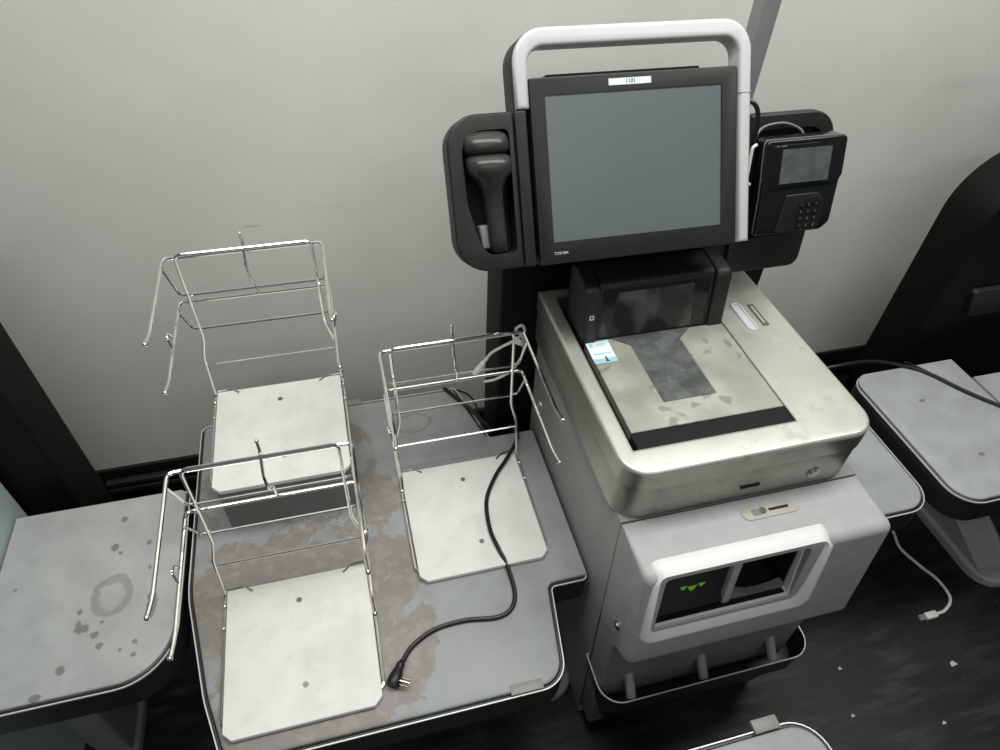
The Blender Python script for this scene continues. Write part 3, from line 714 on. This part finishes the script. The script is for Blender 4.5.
# white jumper hanging on the terminal, black lead from the pole side
bm = B(); tube(bm, spline([WD(-.045, .055, -.05), WD(-.028, .063, -.036), WD(-.012, .046, -.028), WD(-.008, .0, -.028), WD(-.007, -.06, -.03), WD(-.008, -.12, -.034), WD(-.012, -.17, -.05)], 8), .0042, 8)
bm2 = bm
o = finish('terminal_cable', bm2, M['cord']); tag(o, 'black cable dropping behind the payment terminal from the handle', 'cable')
bm = B(); tube(bm, spline([WD(-.006, -.005, -.034), WD(.02, .012, -.05), WD(.06, .016, -.055), WD(.09, .008, -.055), WD(.105, -.004, -.05), WD(.108, -.03, -.045)], 8), .0022, 8); tag(finish('looped_lead', bm, M['ink']), 'thin grey lead looping over the top of the payment terminal', 'cable')
bm = B(); tube(bm, round3([WD(-.008, -.008, -.018), WD(-.016, -.012, -.018), WD(-.016, -.072, -.018), WD(-.008, -.078, -.018)], .006), .0028, 8); tag(finish('white_jumper_lead', bm, M['wcable']), 'short white lead beside the left edge of the payment terminal', 'cable')

# power cord with plug lying on the table
pc = thing('power_cord', 'black power cord with plug, lying across the white board and stained table', 'power cord', (.2, .6, .5))
bm = B(); pts = [(.315, 1.035, .47), (.327, 1.01, .515), (.330, .97, .530), (.318, .945, .525), (.285, .905, .5215), (.252, .868, .5205), (.218, .81, .5205), (.208, .74, .5205), (.214, .69, .5205), (.223, .655, .511), (.224, .598, .506), (.209, .566, .506), (.177, .555, .506), (.117, .563, .506), (.059, .559, .506), (.013, .537, .507), (-.012, .508, .510)]
tube(bm, spline(pts, 8), .0045, 10); cd = finish('cord', bm, M['cord'], pc)
d = V((-.5, -.86, 0)).normalized(); s_ = V((-d.y, d.x, 0)); p0 = V((-.012, .508, .511))
bm = B()
def psec(t, rx, rz, z=.5135):
    c = p0+d*t; c.z = z
    return [c+s_*math.cos(a)*rx+V((0, 0, 1))*math.sin(a)*rz for a in (2*math.pi*k/14 for k in range(14))]
loops(bm, [psec(-.006, .005, .005, .511), psec(.002, .008, .0075), psec(.008, .0075, .007), psec(.014, .0095, .009), psec(.026, .0125, .0110), psec(.038, .013, .0115), psec(.0405, .0115, .010)], cap=(True, True)); pg = finish('plug', bm, M['cord'], pc)
ang = V((.88, -.47, 0))
ang = ang.normalized(); sid = V((-ang.y, ang.x, 0))
c0 = p0+d*.030
for off in (-.006, .006):
    bm = B(); c = c0+sid*off+ang*.010; c.z = .5135
    fx = lambda u, v, w, c=c: c+ang*u+sid*v+V((0, 0, w))
    box(bm, 0, .018, -.0008, .0008, -.003, .003, .0004, 1, xf=fx); finish('blade', bm, M['brass'], pg)
bm = B(); c = c0+ang*.010; c.z = .5065+.011; tube(bm, [c, c+ang*.019], .0022, 10); finish('ground_pin', bm, M['brass'], pg)

# black lead behind the right rack, over the table notch
cable('thick_black_lead', 'short thick black lead over the rear table edge behind the right rack', [(.195, 1.176, .5065), (.215, 1.14, .508), (.243, 1.09, .509), (.262, 1.05, .508), (.285, 1.02, .49), (.32, 1.03, .42), (.33, 1.045, .3)], .0052, M['cord'])
cable('thin_black_lead', 'thin black lead curling over the notch of the stained table', [(.226, 1.165, .5045), (.252, 1.13, .512), (.262, 1.085, .5045), (.259, 1.04, .5045), (.272, 1.008, .503), (.30, 1.02, .48), (.34, 1.048, .40)], .0025, M['cord'])
# white network cable tied to the right rack
wc = thing('network_cable', 'white network cable with plug tied to the top bar of the right bag rack', 'cable', (.3, .93, .86))
zz = .86
bm = B(); tube(bm, spline([(.240, .930, .824), (.250, .930, .838), (.270, .930, .850), (.292, .934, .856), (.309, .938, .863), (.318, .938, .876), (.313, .940, .889), (.304, .942, .884), (.305, .952, .868), (.317, .954, .852), (.324, .952, .83), (.32, .954, .79), (.30, .955, .755), (.27, .958, .735), (.245, .962, .728)], 8), .0028, 8); finish('cable_run', bm, M['wcable'], wc)
bm = B(); d2 = V((-.58, -.05, -.81)).normalized(); e = V((.242, .930, .827))
tube(bm, [e, e+d2*.012, e+d2*.014, e+d2*.030], lambda t: .0034 if t < .4 else .0052, 8); finish('cable_boot', bm, M['wcable'], wc)
q = V((1, 0, 0)).rotation_difference(d2).to_matrix(); bm = B(); box(bm, .028, .046, -.0055, .0055, -.004, .004, .001, xf=lambda u, v, w: q @ V((u, v, w))+e); finish('connector', bm, M['stickw'], wc)
bm = B(); tube(bm, spline([(.293, .926, .871), (.300, .922, .866), (.309, .926, .857), (.315, .934, .85)], 5), .0062, 8); finish('tie_wrap', bm, M['wcable'], wc)
# cable across the right-hand table, and the white one on the floor
cable('black_cable', 'black cable lying across the grey table at the right edge', [(1.0, 1.18, .30), (1.12, 1.06, .46), (1.22, 1.022, .515), (1.351, 1.02, .512), (1.44, .985, .5068), (1.483, .945, .5068), (1.528, .872, .5068), (1.581, .805, .5068), (1.66, .72, .5068), (1.78, .62, .5068)], .0052, M['cord'])
cable('black_cable', 'thin black cable running beside the thicker one on the right-edge table', [(1.44, 1.0, .512), (1.47, .975, .507), (1.50, .93, .504), (1.545, .86, .504), (1.60, .795, .504), (1.70, .70, .504)], .0026, M['cord'])
fc = thing('floor_cable', 'white cable with connector curling on the black floor right of the checkout', 'cable', (1.48, .62, 0))
bm = B(); tube(bm, spline([(1.47, .95, .006), (1.485, .85, .006), (1.49, .773, .006), (1.473, .714, .006), (1.491, .649, .006), (1.511, .598, .006), (1.506, .543, .006), (1.466, .516, .006), (1.43, .512, .007)], 8), .0042, 10); finish('cable_run', bm, M['wcable'], fc)
bm = B(); box(bm, 1.395, 1.432, .502, .521, .001, .015, .003); finish('connector_body', bm, M['wcable'], fc)
bm = B(); box(bm, 1.376, 1.396, .504, .519, .001, .013, .001); finish('connector_tip', bm, M['clip'], fc)

# scraps of paper on the floor
for i, (x, y, s, lab) in enumerate(((1.385, .385, .011, 'largest white paper scrap on the black floor, right of the checkout'), (1.083, .445, .006, 'tiny pale paper scrap on the floor near the kick bin'), (1.045, .336, .006, 'tiny pale paper scrap on the floor beyond the bottom table corner'), (1.257, .268, .006, 'tiny pale paper scrap on the floor near the bottom right corner'))):
    bm = B(); prism(bm, [(x-s, y-s*.5), (x+s*.9, y-s*.3), (x+s*.2, y+s*.8), (x-s*.8, y+s*.4)], .0005, .0025); tag(finish('paper_scrap', bm, M['paper']), lab, 'paper scrap', 'paper scraps on the floor')

# ------------------------------------------------------------------ neighbouring machines
N = thing('self_checkout_kiosk', 'blue-grey cabinet and black column of the next checkout at the left edge', 'checkout machine', (-.95, .8, 0))
bm = B(); prism(bm, rrect(-1.19, -.752, .47, 1.045, .012, 4), .002, .772, bev=.006); finish('cabinet', bm, M['bluegrey'], N)
bm = B(); prism(bm, rrect(-1.2, -.757, .555, 1.04, [.05, .05, .012, .012], 8), .7735, .89, bev=.009); finish('scale_housing', bm, M['steel'], N)
bm = B(); prism(bm, rrect(-1.25, -.661, 1.06, 1.19, [.01, .006, .006, .01], 6), .002, 1.03, bev=.01); finish('back_column', bm, M['darkcol'], N)
Q = thing('self_checkout_kiosk', 'black round-cornered column of the next checkout at the right edge', 'checkout machine', (1.7, 1.15, 0))
bm = B(); prism(bm, fillet([(1.51, .002), (2.3, .002), (2.3, 1.035), (1.51, 1.035)], [.003, .003, .17, .17], 12), 1.19, 1.06, XZ, bev=.01); finish('back_column', bm, M['darkcol'], Q)
bm = B(); prism(bm, fillet([(1.63, .60), (1.95, .60), (1.95, .69), (1.60, .69)], .01), 1.062, 1.045, XZ, bev=.004); finish('column_panel', bm, M['bezel'], Q)

# ------------------------------------------------------------------ light
def area(name, loc, tgt, size, power, col=(1, 1, 1)):
    l = bpy.data.lights.new(name, 'AREA'); l.shape = 'RECTANGLE'; l.size, l.size_y = size; l.energy = power; l.color = col
    o = bpy.data.objects.new(name, l); COL.objects.link(o); o.location = loc
    o.rotation_euler = (V(tgt)-V(loc)).to_track_quat('-Z', 'Y').to_euler(); return o
area('ceiling_and_fill_light', (.7, .76, 2.55), (.7, .72, 0), (2.8, .5), 44, (1, .995, .97))
area('ceiling_and_fill_light', (.2, -1.3, 2.75), (.2, -.9, 0), (2.8, .6), 18, (.97, .99, 1))  # added front fill that lifts upright faces, no visible fixture
w = bpy.data.worlds.new('room_ambient'); bpy.context.scene.world = w; w.use_nodes = True
w.node_tree.nodes['Background'].inputs[0].default_value = (.93, .97, 1, 1); w.node_tree.nodes['Background'].inputs[1].default_value = .115
sc = bpy.context.scene
sc.view_settings.view_transform = 'Standard'; sc.view_settings.look = 'None'; sc.view_settings.exposure = 0
